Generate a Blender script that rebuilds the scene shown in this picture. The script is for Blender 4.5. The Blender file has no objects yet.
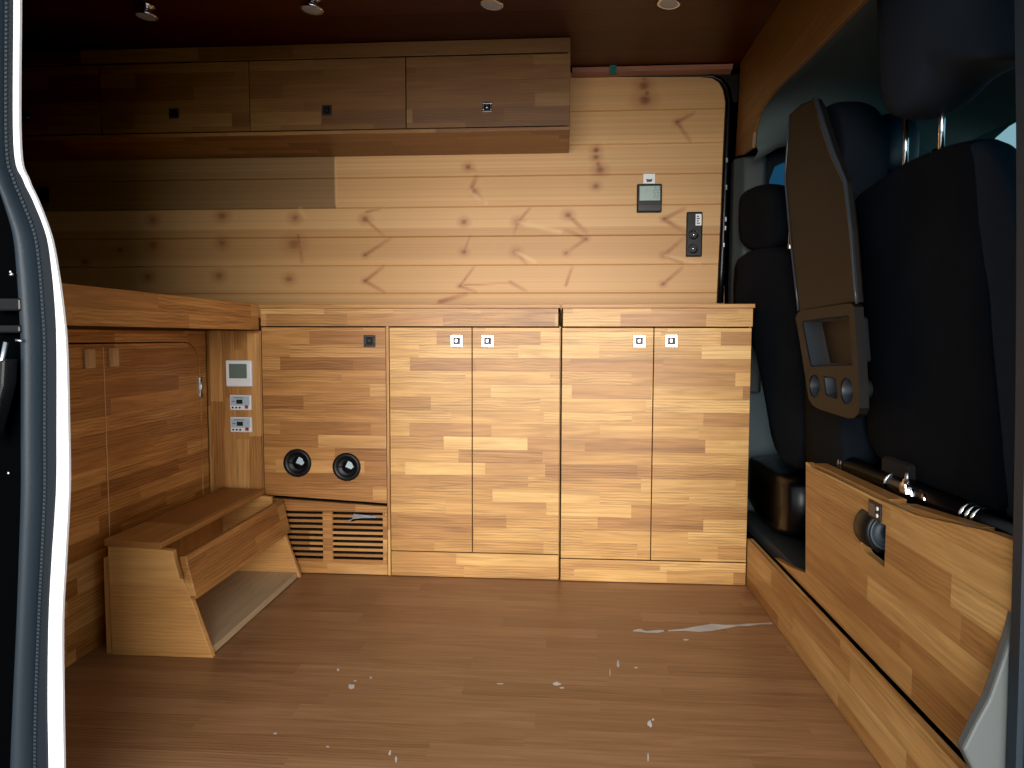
import bpy, bmesh, math, random
from mathutils import Vector, Matrix
random.seed(7)
SC = bpy.context.scene
COL = SC.collection

# ------------------------------------------------------------------ camera
F, YAW, PITCH, ROLL, CH = 713.0, 0.0698, 0.0662, 0.00243, 0.80
cy, sy, cp, sp = math.cos(YAW), math.sin(YAW), math.cos(PITCH), math.sin(PITCH)
FW = Vector((-sy*cp, cy*cp, -sp)); RT0 = Vector((cy, sy, 0)); UP0 = RT0.cross(FW)
RT = RT0*math.cos(ROLL) + UP0*math.sin(ROLL); UP = UP0*math.cos(ROLL) - RT0*math.sin(ROLL)
cam = bpy.data.cameras.new('camera'); co = bpy.data.objects.new('camera', cam); COL.objects.link(co)
cam.sensor_width = 36; cam.lens = F/1024*36; cam.clip_start = 0.02
m = Matrix((RT, UP, -FW)).transposed().to_4x4(); m.translation = (0, 0, CH); co.matrix_world = m
SC.camera = co

def px(x, y, ax, val):
    """point of a real plane (axis ax = val) seen at photo position x, y"""
    d = FW + RT*((x-512)/F) - UP*((y-384)/F)
    o = Vector((0, 0, CH)); t = (val-o[ax])/d[ax]
    return o + d*t

def pp(pts, X): return [(lambda q: (q.y, q.z))(px(x, y, 0, X)) for x, y in pts]

# ------------------------------------------------------------------ materials
def new_mat(name):
    mt = bpy.data.materials.new(name); mt.use_nodes = True
    nt = mt.node_tree; return mt, nt, nt.nodes['Principled BSDF']

def plain(name, col, rough=.5, metal=0, bump=0, bscale=300, var=0, **kw):
    mt, nt, b = new_mat(name); N = nt.nodes; L = nt.links
    b.inputs['Base Color'].default_value = (*col, 1); b.inputs['Roughness'].default_value = rough
    b.inputs['Metallic'].default_value = metal
    for k, v in kw.items(): b.inputs[k.replace('_', ' ')].default_value = v
    if bump or var:
        tc = N.new('ShaderNodeTexCoord'); no = N.new('ShaderNodeTexNoise')
        no.inputs['Scale'].default_value = bscale; no.inputs['Detail'].default_value = 3
        L.new(tc.outputs['Object'], no.inputs['Vector'])
        if bump:
            bp = N.new('ShaderNodeBump'); bp.inputs['Strength'].default_value = bump; bp.inputs['Distance'].default_value = .002
            L.new(no.outputs['Fac'], bp.inputs['Height']); L.new(bp.outputs['Normal'], b.inputs['Normal'])
        if var:
            no2 = N.new('ShaderNodeTexNoise'); no2.inputs['Scale'].default_value = 9; no2.inputs['Detail'].default_value = 5
            L.new(tc.outputs['Object'], no2.inputs['Vector'])
            rp = N.new('ShaderNodeValToRGB')
            rp.color_ramp.elements[0].position = .3; rp.color_ramp.elements[1].position = .7
            rp.color_ramp.elements[0].color = (*[c*(1-var) for c in col], 1)
            rp.color_ramp.elements[1].color = (*[min(1, c*(1+var)) for c in col], 1)
            L.new(no2.outputs['Fac'], rp.inputs['Fac']); L.new(rp.outputs['Color'], b.inputs['Base Color'])
    return mt

def wood(name, h, length, stops, grain=.5, rough=.42, line=.0, figure=.5, gain=1.0, joint=0.0, spec=.4, knot=None):
    """stave / plank timber laid out in metres on UV: u along the grain"""
    mt, nt, b = new_mat(name); N = nt.nodes; L = nt.links
    def math_(op, a, c=None, clamp=False):
        n = N.new('ShaderNodeMath'); n.operation = op; n.use_clamp = clamp
        for i, q in enumerate((a, c)):
            if q is None: continue
            if isinstance(q, (int, float)): n.inputs[i].default_value = q
            else: L.new(q, n.inputs[i])
        return n.outputs[0]
    uv = N.new('ShaderNodeUVMap'); sx = N.new('ShaderNodeSeparateXYZ'); L.new(uv.outputs[0], sx.inputs[0])
    U, V = sx.outputs[0], sx.outputs[1]
    row = math_('FLOOR', math_('DIVIDE', V, h))
    wn = N.new('ShaderNodeTexWhiteNoise'); wn.noise_dimensions = '1D'; L.new(row, wn.inputs['W'])
    W = math_('ADD', math_('DIVIDE', U, length), math_('MULTIPLY', wn.outputs['Value'], 91.7))
    vo = N.new('ShaderNodeTexVoronoi'); vo.voronoi_dimensions = '1D'; vo.inputs['Scale'].default_value = 1
    vo.inputs['Randomness'].default_value = .85; L.new(W, vo.inputs['W'])
    sc_ = N.new('ShaderNodeSeparateColor'); L.new(vo.outputs['Color'], sc_.inputs[0])
    r1, r2, r3 = sc_.outputs[0], sc_.outputs[1], sc_.outputs[2]
    def vec(su, sv, k):
        c = N.new('ShaderNodeCombineXYZ'); L.new(math_('MULTIPLY', U, su), c.inputs[0])
        L.new(math_('MULTIPLY', V, sv), c.inputs[1]); L.new(math_('MULTIPLY', r2, k), c.inputs[2]); return c.outputs[0]
    def noise(v, s, d=3, dist=0.0):
        n = N.new('ShaderNodeTexNoise'); n.inputs['Scale'].default_value = s; n.inputs['Detail'].default_value = d
        n.inputs['Distortion'].default_value = dist; L.new(v, n.inputs['Vector']); return n.outputs['Fac']
    tone = math_('ADD', math_('MULTIPLY', r1, .62), math_('MULTIPLY', noise(vec(2.5, 9, 40), 1, 3, .4), .42))
    rp = N.new('ShaderNodeValToRGB'); el = rp.color_ramp.elements
    while len(el) < len(stops): el.new(.5)
    for e, (p, c) in zip(el, stops): e.position = p; e.color = (*[q*gain for q in c], 1)
    L.new(tone, rp.inputs['Fac'])
    fine = noise(vec(7, 260, 60), 1, 3, .3)
    broad = noise(vec(3.2, 46, 50), 1, 4, 1.3)
    wv = N.new('ShaderNodeTexWave'); wv.wave_type = 'BANDS'; wv.bands_direction = 'Y'
    wv.inputs['Scale'].default_value = 22; wv.inputs['Distortion'].default_value = 5; wv.inputs['Detail'].default_value = 2
    wv.inputs['Detail Scale'].default_value = .7; L.new(vec(.9, 1.6, 30), wv.inputs['Vector'])
    fig = math_('MULTIPLY', math_('GREATER_THAN', r3, 1-figure), math_('MULTIPLY', math_('POWER', wv.outputs['Fac'], 2), .20))
    k = math_('ADD', math_('MULTIPLY', math_('SUBTRACT', fine, .5), .55*grain), math_('MULTIPLY', math_('SUBTRACT', broad, .5), 1.1*grain))
    k = math_('SUBTRACT', math_('ADD', k, 1), math_('MULTIPLY', fig, grain*1.2))
    if line:
        fr = math_('FRACT', math_('DIVIDE', V, h))
        ed = math_('MINIMUM', fr, math_('SUBTRACT', 1, fr))
        k = math_('MULTIPLY', k, math_('SUBTRACT', 1, math_('MULTIPLY', math_('LESS_THAN', ed, .0016/h), line)))
    mx = N.new('ShaderNodeMix'); mx.data_type = 'RGBA'; mx.blend_type = 'MULTIPLY'; mx.inputs[0].default_value = 1
    L.new(rp.outputs['Color'], mx.inputs[6])
    cb = N.new('ShaderNodeCombineColor')
    L.new(k, cb.inputs[0]); L.new(math_('POWER', k, 1.15), cb.inputs[1]); L.new(math_('POWER', k, 1.3), cb.inputs[2])
    L.new(cb.outputs[0], mx.inputs[7]); out = mx.outputs[2]
    if knot:
        at = N.new('ShaderNodeAttribute'); at.attribute_name = 'knot'
        se = N.new('ShaderNodeSeparateColor'); L.new(at.outputs['Color'], se.inputs[0])
        for ch, c in ((1, (.34, .125, .04)), (0, (.11, .035, .012)), (2, (.72, .46, .22))):
            m2 = N.new('ShaderNodeMix'); m2.data_type = 'RGBA'
            jit = math_('MULTIPLY', se.outputs[ch], math_('ADD', .55, math_('MULTIPLY', noise(vec(18, 120, 9), 1, 3, .6), .9)), True)
            L.new(jit, m2.inputs[0]); L.new(out, m2.inputs[6]); m2.inputs[7].default_value = (*c, 1); out = m2.outputs[2]
    L.new(out, b.inputs['Base Color'])
    b.inputs['Roughness'].default_value = rough; b.inputs['Specular IOR Level'].default_value = spec
    bp = N.new('ShaderNodeBump'); bp.inputs['Strength'].default_value = .08; bp.inputs['Distance'].default_value = .001
    L.new(fine, bp.inputs['Height']); L.new(bp.outputs['Normal'], b.inputs['Normal'])
    return mt

TEAK = [(.12, (.31, .132, .040)), (.32, (.43, .210, .064)), (.55, (.54, .290, .090)), (.80, (.64, .375, .128)), (.95, (.76, .49, .20))]
TEAKD = [(.12, (.235, .092, .025)), (.38, (.35, .152, .043)), (.62, (.435, .205, .060)), (.9, (.55, .29, .10))]
M = {}
M['teak'] = wood('teak_staves', .043, .30, TEAK, grain=.95, line=.14, figure=.5)
M['teak_warm'] = wood('warm_teak_staves', .043, .34, TEAKD, grain=1.0, line=.10, figure=.45)
M['teak_dark'] = wood('shaded_teak_staves', .045, .42, TEAKD, grain=.6, line=.10, figure=.2, gain=.40)  # darker teak; weak light under the ceiling also put into the gain
TEAKM = [(.12, (.33, .145, .044)), (.36, (.42, .205, .064)), (.62, (.50, .262, .086)), (.9, (.66, .40, .15))]
M['teak_mid'] = wood('seat_base_teak', .052, .52, TEAKM, grain=.8, line=.10, figure=.5)
M['teak_panel'] = wood('under_bed_teak', .043, .38, TEAKD, grain=1.1, line=.10, figure=.6, gain=1.3)
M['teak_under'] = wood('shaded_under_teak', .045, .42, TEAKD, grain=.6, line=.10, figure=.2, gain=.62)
M['teak_plain'] = wood('plain_teak_board', .30, 2.5, TEAKD, grain=.6, figure=.4)
M['teak_light'] = wood('pale_teak_board', .30, 2.5, [(.2, (.50, .235, .072)), (.8, (.62, .325, .108))], grain=.5, figure=.35)
M['teak_grey'] = wood('weathered_board', .30, 2.5, [(.2, (.36, .26, .15)), (.8, (.56, .44, .28))], grain=.5, figure=.2)
M['pale_wood'] = wood('pale_catch_wood', .3, 2.5, [(.2, (.60, .38, .19)), (.8, (.76, .53, .30))], grain=.4)
M['trim_wood'] = wood('dark_trim_wood', .30, 2.5, TEAKD, grain=.8, figure=.6, gain=.42)
M['pine'] = wood('knotty_pine', .11, 3.2, [(.2, (.50, .265, .095)), (.5, (.60, .34, .135)), (.85, (.68, .42, .19))], grain=.36, rough=.5, figure=.6, knot=True)
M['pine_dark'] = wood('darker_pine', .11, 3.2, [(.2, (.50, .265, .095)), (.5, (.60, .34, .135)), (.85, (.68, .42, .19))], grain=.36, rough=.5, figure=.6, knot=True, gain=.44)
M['floor'] = wood('brown_laminate', .064, .62, [(.15, (.235, .116, .052)), (.5, (.27, .139, .064)), (.9, (.305, .164, .08))], grain=.72, rough=.38, line=.10, figure=.3, gain=1.17, spec=.4)
M['mahogany'] = wood('dark_red_planks', .155, 4, [(.2, (.040, .010, .006)), (.8, (.075, .022, .013))], grain=.6, rough=.45, line=.85, figure=.3)
M['moulding'] = wood('reddish_moulding', .4, 4, [(.2, (.22, .085, .05)), (.8, (.30, .13, .08))], grain=.4)
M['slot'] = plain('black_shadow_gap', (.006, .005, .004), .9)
M['chrome'] = plain('chrome', (.82, .83, .85), .12, 1)
M['chrome_dull'] = plain('brushed_steel', (.55, .57, .60), .3, 1)
M['bronze'] = plain('dark_bronze', (.05, .045, .04), .3, .6)
M['black'] = plain('black_plastic', (.006, .0065, .0075), .42, bump=.05, Specular_IOR_Level=.3)
M['black_gloss'] = plain('glossy_black_plastic', (.005, .005, .006), .28, Specular_IOR_Level=.3)
M['fabric'] = plain('charcoal_seat_fabric', (.0050, .0075, .0110), .95, bump=.35, bscale=700, var=.18, Specular_IOR_Level=.15)
M['fabric_side'] = plain('navy_seat_side', (.014, .0225, .035), .85, bump=.3, bscale=700, Specular_IOR_Level=.15)  # navy cloth; cold bluish light is also put into this colour
M['fabric_mid'] = plain('dark_slate_fabric', (.0065, .0095, .014), .9, bump=.3, bscale=700, Specular_IOR_Level=.15)
M['headrest_sheen'] = plain('slate_headrest_vinyl', (.016, .024, .034), .5, Specular_IOR_Level=.4)
M['tray'] = plain('brown_black_plastic', (.0076, .0066, .0060), .55, Specular_IOR_Level=.3, bump=.08, bscale=500)
M['tray_edge'] = plain('dark_plastic_edge', (.035, .042, .05), .3)
M['grey'] = plain('grey_plastic', (.085, .095, .093), .55, bump=.1, bscale=600)
M['pillar_grey'] = plain('dark_grey_trim', (.030, .039, .041), .6, bump=.1, bscale=600)
M['headliner'] = plain('grey_headliner', (.075, .095, .092), .95, bump=.2, bscale=500)
M['door_trim'] = plain('slate_door_trim', (.09, .12, .135), .7)
M['rubber'] = plain('blue_black_rubber', (.013, .022, .031), .5, bump=.12, bscale=200, Specular_IOR_Level=.35)
M['rubber_trim'] = plain('ribbed_rubber_edge', (.028, .038, .045), .6, Specular_IOR_Level=.2)
M['drum_end'] = plain('blue_grey_rubber', (.05, .07, .085), .5)
M['rubber_dark'] = plain('navy_black_rubber', (.007, .011, .016), .6, Specular_IOR_Level=.2)
M['white_paint'] = plain('white_car_paint', (.90, .90, .92), .3)
M['body_black'] = plain('black_body_metal', (.0006, .0008, .001), .7, Specular_IOR_Level=.02)
M['mat'] = plain('dark_rubber_mat', (.028, .034, .038), .75, bump=.3, bscale=150)
M['white'] = plain('white_plastic', (.80, .80, .80), .4)
M['panel_blue'] = plain('pale_blue_panel', (.42, .52, .58), .4)
M['lcd_dark'] = plain('grey_green_screen', (.13, .18, .15), .25)
M['lcd_light'] = plain('pale_green_screen', (.30, .39, .34), .3)
M['lcd_black'] = plain('black_screen', (.015, .02, .022), .2)
M['digit'] = plain('screen_digits', (.10, .14, .12), .4)
M['red'] = plain('red_button', (.30, .03, .05), .4)
M['green_tape'] = plain('green_tape', (.0, .11, .085), .6)
M['scuff'] = plain('white_scuff', (.62, .60, .57), .7, var=.25)
M['lens'] = plain('frosted_lens', (.42, .46, .50), .35)
M['ground'] = plain('pale_paving', (.30, .29, .28), .9, var=.2)
M['label_white'] = plain('white_label', (.85, .85, .85), .6)

def glass(name, col):
    mt = bpy.data.materials.new(name); mt.use_nodes = True; nt = mt.node_tree; nt.nodes.clear()
    o = nt.nodes.new('ShaderNodeOutputMaterial'); mx = nt.nodes.new('ShaderNodeMixShader')
    t = nt.nodes.new('ShaderNodeBsdfTransparent'); g = nt.nodes.new('ShaderNodeBsdfGlossy')
    t.inputs[0].default_value = (*col, 1); g.inputs['Roughness'].default_value = .02
    mx.inputs[0].default_value = .06
    nt.links.new(t.outputs[0], mx.inputs[1]); nt.links.new(g.outputs[0], mx.inputs[2]); nt.links.new(mx.outputs[0], o.inputs[0]); return mt
M['glass_blue'] = glass('blue_tinted_glass', (.11, .27, .38))
M['glass_pale'] = glass('pale_cyan_glass', (.30, .52, .58))

# ------------------------------------------------------------------ mesh builder
def chaikin(p, n=2):
    for _ in range(n):
        q = []
        for i in range(len(p)):
            a, b = p[i], p[(i+1) % len(p)]
            q += [tuple(.75*s+.25*t for s, t in zip(a, b)), tuple(.25*s+.75*t for s, t in zip(a, b))]
        p = q
    return p

class MB:
    def __init__(s, g=0, off=(0, 0)): s.bm = bmesh.new(); s.g = g; s.off = off; s.sm = set()
    def _emb(s, ax, c, a, b):                      # ax: extrude axis; (a,b) fill the other two in order
        v = [0, 0, 0]; v[ax] = c; o = [i for i in range(3) if i != ax]; v[o[0]] = a; v[o[1]] = b; return v
    def prism(s, poly, ax, c0, c1, bev=0, seg=2, mi=0):
        bm = s.bm
        v0 = [bm.verts.new(s._emb(ax, c0, *p)) for p in poly]; v1 = [bm.verts.new(s._emb(ax, c1, *p)) for p in poly]
        fs = [bm.faces.new(v0), bm.faces.new(v1[::-1])]
        n = len(poly)
        for i in range(n): fs.append(bm.faces.new((v0[i], v1[i], v1[(i+1) % n], v0[(i+1) % n])))
        bmesh.ops.recalc_face_normals(bm, faces=fs)
        for f in fs: f.material_index = mi
        if bev:
            ed = list({e for f in fs for e in f.edges})
            bmesh.ops.bevel(bm, geom=ed, offset=bev, segments=seg, affect='EDGES', profile=.5, clamp_overlap=True)
        return s
    def box(s, x0, x1, y0, y1, z0, z1, bev=0, seg=2, mi=0):
        return s.prism([(x0, y0), (x1, y0), (x1, y1), (x0, y1)], 2, z0, z1, bev, seg, mi)
    def plate(s, outer, holes, ax, c0, c1):
        """flat board with cut-outs"""
        bm = s.bm; ed = []; old = set(bm.faces)
        for lp in [outer]+holes:
            v = [bm.verts.new(s._emb(ax, c0, *p)) for p in lp]
            ed += [bm.edges.new((v[i], v[(i+1) % len(v)])) for i in range(len(v))]
        bmesh.ops.triangle_fill(bm, edges=ed, use_beauty=True)
        fs = [f for f in bm.faces if f not in old]
        ex = bmesh.ops.extrude_face_region(bm, geom=fs)
        for v in [g for g in ex['geom'] if isinstance(g, bmesh.types.BMVert)]: v.co[ax] += c1-c0
        fs = [f for f in bm.faces if f not in old]
        bmesh.ops.recalc_face_normals(bm, faces=fs)
        return s
    def lathe(s, prof, org, ax=2, n=24, sgn=1, mi=0, tilt=None):
        """prof: (radius, height along axis)"""
        bm = s.bm; rings = []
        for r, hgt in prof:
            ring = []
            for k in range(n if r > 1e-6 else 1):
                a = 2*math.pi*k/n; p = [r*math.cos(a), r*math.sin(a)]
                v = Vector(s._emb(ax, hgt*sgn, *p))
                if tilt: v = tilt @ v
                ring.append(bm.verts.new(v + Vector(org)))
            rings.append(ring)
        fs = []
        for A, B in zip(rings, rings[1:]):
            for k in range(n):
                a = [A[k % len(A)], A[(k+1) % len(A)], B[(k+1) % len(B)], B[k % len(B)]]
                u = []; [u.append(q) for q in a if q not in u]
                if len(u) > 2: fs.append(bm.faces.new(u))
        bmesh.ops.recalc_face_normals(bm, faces=fs)
        for f in fs: f.smooth = True; f.material_index = mi
        return s
    def cyl(s, p0, p1, r, n=16, r1=None, mi=0):
        p0, p1 = Vector(p0), Vector(p1); d = p1-p0; q = d.to_track_quat('Z', 'Y').to_matrix()
        L = d.length; r1 = r if r1 is None else r1
        return s.lathe([(0, 0), (r, 0), (r1, L), (0, L)], p0, 2, n, 1, mi, q)
    def tube(s, pts, r, n=8, mi=0, closed=False):
        bm = s.bm; P = [Vector(p) for p in pts]; rings = []; nrm = None
        for i, p in enumerate(P):
            t = (P[min(i+1, len(P)-1)]-P[max(i-1, 0)]).normalized()
            if nrm is None: nrm = t.orthogonal().normalized()
            nrm = (nrm - t*nrm.dot(t)).normalized(); bi = t.cross(nrm)
            rr = r[i] if isinstance(r, (list, tuple)) else r
            rings.append([bm.verts.new(p + (nrm*math.cos(2*math.pi*k/n)+bi*math.sin(2*math.pi*k/n))*rr) for k in range(n)])
        fs = []
        for A, B in zip(rings, rings[1:]):
            for k in range(n): fs.append(bm.faces.new((A[k], A[(k+1) % n], B[(k+1) % n], B[k])))
        fs += [bm.faces.new(rings[0]), bm.faces.new(rings[-1])]
        bmesh.ops.recalc_face_normals(bm, faces=fs)
        for f in fs: f.smooth = True; f.material_index = mi
        return s
    def pillow(s, outline, ax, c0, c1, r, bulge=0.0, n_chaikin=2, mi=0):
        """upholstered pad: rounded rim round an outline, crowned faces"""
        P = chaikin(outline, n_chaikin); bm = s.bm
        cx = sum(p[0] for p in P)/len(P); cz = sum(p[1] for p in P)/len(P)
        mid, hd = (c0+c1)/2, (c1-c0)/2; rings = []
        def ring(inset, c, scale=1):
            o = []
            for a, b in P:
                dx, dz = a-cx, b-cz; L = math.hypot(dx, dz); k = max(.02, 1-inset/L)*scale
                o.append(bm.verts.new(s._emb(ax, c, cx+dx*k, cz+dz*k)))
            rings.append(o)
        for sc in (.25, .5, .75): ring(r, c0 - bulge*(1-sc*sc), sc)
        for k in range(0, 9):
            a = -math.pi/2 + math.pi*k/8
            ring(r*(1-math.cos(a)), mid + hd*math.sin(a))
        for sc in (.75, .5, .25): ring(r, c1 + bulge*(1-sc*sc), sc)
        fs = []; n = len(P)
        for A, B in zip(rings, rings[1:]):
            for k in range(n): fs.append(bm.faces.new((A[k], A[(k+1) % n], B[(k+1) % n], B[k])))
        fs += [bm.faces.new(rings[0]), bm.faces.new(rings[-1])]
        bmesh.ops.recalc_face_normals(bm, faces=fs)
        for f in fs: f.smooth = True; f.material_index = mi
        return s
    def sheet(s, A, B, smooth=False, mi=0):
        """ribbon between two point lists"""
        a = [s.bm.verts.new(p) for p in A]; b = [s.bm.verts.new(p) for p in B]
        for i in range(len(A)-1):
            f = s.bm.faces.new((a[i], a[i+1], b[i+1], b[i])); f.smooth = smooth; f.material_index = mi
        return s
    def strip(s, A, B, y0, y1, mi=0):
        """solid ribbon: profile (x,z) lists A (one side) and B (other), between y0 and y1"""
        bm = s.bm; Q = [[bm.verts.new((p[0], y, p[1])) for p in L_] for L_, y in ((A, y0), (B, y0), (B, y1), (A, y1))]
        fs = []
        for j in range(4):
            a, b = Q[j], Q[(j+1) % 4]
            for i in range(len(a)-1): fs.append(bm.faces.new((a[i], a[i+1], b[i+1], b[i])))
        for e in (0, -1): fs.append(bm.faces.new([q[e] for q in Q]))
        bmesh.ops.recalc_face_normals(bm, faces=fs)
        for f in fs: f.material_index = mi
        return s
    def move(s, fn):
        for v in s.bm.verts: v.co = Vector(fn(*v.co))
        return s
    def build(s, name, mat, parent=None, auto=False):
        bm = s.bm; uvl = bm.loops.layers.uv.new('UVMap'); g = s.g
        for f in bm.faces:
            n = f.normal; nd = max(range(3), key=lambda i: abs(n[i]))
            if nd == g: a, b = [i for i in range(3) if i != g]
            else: a = g; b = 3-g-nd
            for l in f.loops: l[uvl].uv = (l.vert.co[a]+s.off[0], l.vert.co[b]+s.off[1])
        if parent is not None:
            org = Vector(parent['_o'])
        else:
            xs = [v.co for v in bm.verts]
            org = Vector(((min(v.x for v in xs)+max(v.x for v in xs))/2, (min(v.y for v in xs)+max(v.y for v in xs))/2, min(v.z for v in xs)))
        for v in bm.verts: v.co -= org
        me = bpy.data.meshes.new(name); bm.to_mesh(me); bm.free()
        for q in (mat if isinstance(mat, (list, tuple)) else [mat]): me.materials.append(M[q])
        o = bpy.data.objects.new(name, me); COL.objects.link(o)
        if parent is not None:
            o.parent = parent; o['_o'] = parent['_o']
            if parent.type == 'MESH' and parent.parent is None: pass
        else:
            o.location = org; o['_o'] = tuple(org)
        return o

def tag(o, label, cat, group=None):
    o['label'] = label; o['category'] = cat
    if group: o['group'] = group
    return o
def thing(name, loc, label, cat, group=None):
    o = bpy.data.objects.new(name, None); COL.objects.link(o); o.location = loc; o['_o'] = tuple(loc)
    o.empty_display_size = .05
    return tag(o, label, cat, group)
def struct(o): o['kind'] = 'structure'; return o
def copy_tree(o, dx, label):
    r = o.copy(); COL.objects.link(r); r.location = o.location + Vector(dx); r['label'] = label
    for ch in list(o.children):
        c = ch.copy(); COL.objects.link(c); c.parent = r
        for g in list(ch.children):
            d = g.copy(); COL.objects.link(d); d.parent = c
    return r

CEIL, BACK, FRONT = 1.775, 2.70, 2.305

# ------------------------------------------------------------------ setting: floor, ceiling, walls
fl = MB(0); fl.box(-1.19, .645, .97, 2.72, -.03, 0)
def blob(pts, z=.0006):
    f = fl.bm.faces.new([fl.bm.verts.new((p.x, p.y, z)) for p in pts]); f.material_index = 1
    if f.normal.z < 0: f.normal_flip()
def streak(path):                                   # path: photo px, half width px
    up = [px(x, y-w, 2, 0) for x, y, w in path]; dn = [px(x, y+w, 2, 0) for x, y, w in path]
    for i in range(len(path)-1): blob([up[i], up[i+1], dn[i+1], dn[i]])
streak([(633, 631, .6), (640, 630.5, 1.6), (646, 632, .8), (658, 631.6, 1.4), (664, 631, .7)])
streak([(668, 631, .5), (684, 630, 1.2), (700, 629, 3.2), (712, 627.5, 3.6), (724, 627, 2.0), (738, 625.6, .8), (748, 625, 1.2), (760, 624, .6), (772, 623.6, .9)])
for x, y, w, hh in ((351, 687, 5, 3.4), (355, 681, 2.2, 1.4), (338, 670, 1.6, 2), (371, 678, 2, 1.2), (556, 684, 6, 2.2), (562, 688, 3, 1), (650, 724, 2.6, 4.6),
                    (653, 720, 1.6, 2), (275, 734, 2.6, 1.4), (328, 747, 2.2, 1.2), (309, 745, 1.4, .9), (390, 753, 1.6, 3), (396, 760, 1.5, 3.6), (231, 671, 2, .9),
                    (327, 724, 1.6, .9), (618, 664, 2, 3.6), (636, 668, 2.4, 1), (686, 640, 4, .9), (695, 645, 1.4, .8), (580, 657, 1.2, .8), (515, 699, .9, .9),
                    (648, 758, 1, 5), (500, 684, 4, .8), (610, 672, .7, 5)):
    n = 9; blob([px(x+w*math.cos(2*math.pi*k/n)*random.uniform(.5, 1.1), y+hh*math.sin(2*math.pi*k/n)*random.uniform(.5, 1.1), 2, 0) for k in range(n)]) if w*hh > 2.2 else None
struct(fl.build('floor', ['floor', 'scuff']))
struct(MB(0, (0, -2.363+.155*16)).box(-2.62, .650, 1.0, 2.74, CEIL, CEIL+.02).build('ceiling', 'mahogany'))
struct(MB(0).box(-2.7, 1.0, .93, 2.80, CEIL+.03, CEIL+.07).build('roof', 'body_black'))
struct(MB(0).prism([(2.655, CEIL-.004), (2.664, 1.757), (2.697, 1.749), (2.697, CEIL-.002)], 0, .03, .60).build('trim_1', 'moulding'))

# back wall of tongue and groove pine with knots
ZB = [.0, .62, .735, .848, .964, 1.069, 1.177, 1.287, 1.399, 1.509, 1.630, 1.752, 1.772]
def wx(p): q = px(p[0], p[1], 1, BACK); return (q.x, q.z)
KN = [(x, z, r) for (x, z), r in ((wx(p[:2]), p[2]) for p in (
    (468, 167, .010), (596, 157, .010), (600, 170, .013), (596, 186, .010), (365, 219, .011), (464, 222, .010), (518, 222, .011), (568, 215, .011),
    (464, 252, .009), (516, 252, .011), (644, 86, .016), (645, 100, .019), (647, 93, .008), (596, 150, .010), (153, 245, .016), (222, 243, .014), (294, 244, .02), (148, 277, .013),
    (219, 276, .013), (289, 279, .012), (153, 220, .012), (222, 216, .014), (295, 218, .012), (365, 255, .007), (365, 281, .007), (664, 219, .007), (664, 255, .008), (460, 286, .006),
    (586, 239, .007), (474, 192, .009), (120, 250, .008), (85, 262, .010), (566, 253, .007), (663, 284, .007), (677, 122, .007)))]
CHV = [(wx(p[0]), wx(p[1]), w) for p, w in (
    (((664, 219), (684, 209)), .011), (((664, 219), (684, 232)), .011), (((664, 255), (684, 238)), .011), (((664, 255), (682, 263)), .009),
    (((365, 255), (391, 238)), .010), (((365, 281), (383, 267)), .010), (((365, 281), (384, 292)), .009), (((460, 286), (474, 267)), .007), (((460, 286), (476, 292)), .007),
    (((586, 239), (567, 252)), .010), (((586, 239), (566, 230)), .010), (((568, 215), (586, 232)), .011), (((518, 222), (530, 208)), .008), (((518, 222), (514, 233)), .007),
    (((516, 252), (526, 263)), .010), (((472, 187), (476, 177)), .012), (((472, 187), (484, 202)), .009), (((596, 150), (597, 146)), .013), (((598, 164), (604, 173)), .012),
    (((468, 167), (476, 171)), .006), (((677, 122), (694, 113)), .010), (((677, 122), (690, 141)), .009), (((464, 285), (512, 283)), .004), (((440, 302), (466, 294)), .013),
    (((663, 284), (682, 268)), .009), (((566, 285), (572, 267)), .008), (((510, 282), (526, 291)), .008), (((365, 219), (384, 236)), .007), (((644, 79), (652, 84)), .010),
    (((366, 212), (380, 209)), .006), (((464, 252), (470, 236)), .006), (((298, 236), (302, 262)), .010))]
PALE = [(wx(p[0]), wx(p[1]), w) for p, w in ((((518, 222), (560, 232)), .012), (((470, 192), (486, 203)), .012), (((300, 209), (304, 216)), .012), (((335, 152), (336, 204)), .003),
    (((516, 252), (535, 262)), .010), (((664, 255), (700, 264)), .008))]
def seg_d(x, z, a, b):
    dx, dz = b[0]-a[0], b[1]-a[1]; t = max(0, min(1, ((x-a[0])*dx+(z-a[1])*dz)/(dx*dx+dz*dz)))
    return math.hypot(x-a[0]-t*dx, z-a[1]-t*dz), t
bw = MB(0); cl = bw.bm.verts.layers.float_color.new('knot')
xs = [-2.6, -2.2]+[-2.15+.0065*i for i in range(int((2.15+.597)/.0065)+1)]+[.597]
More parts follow.
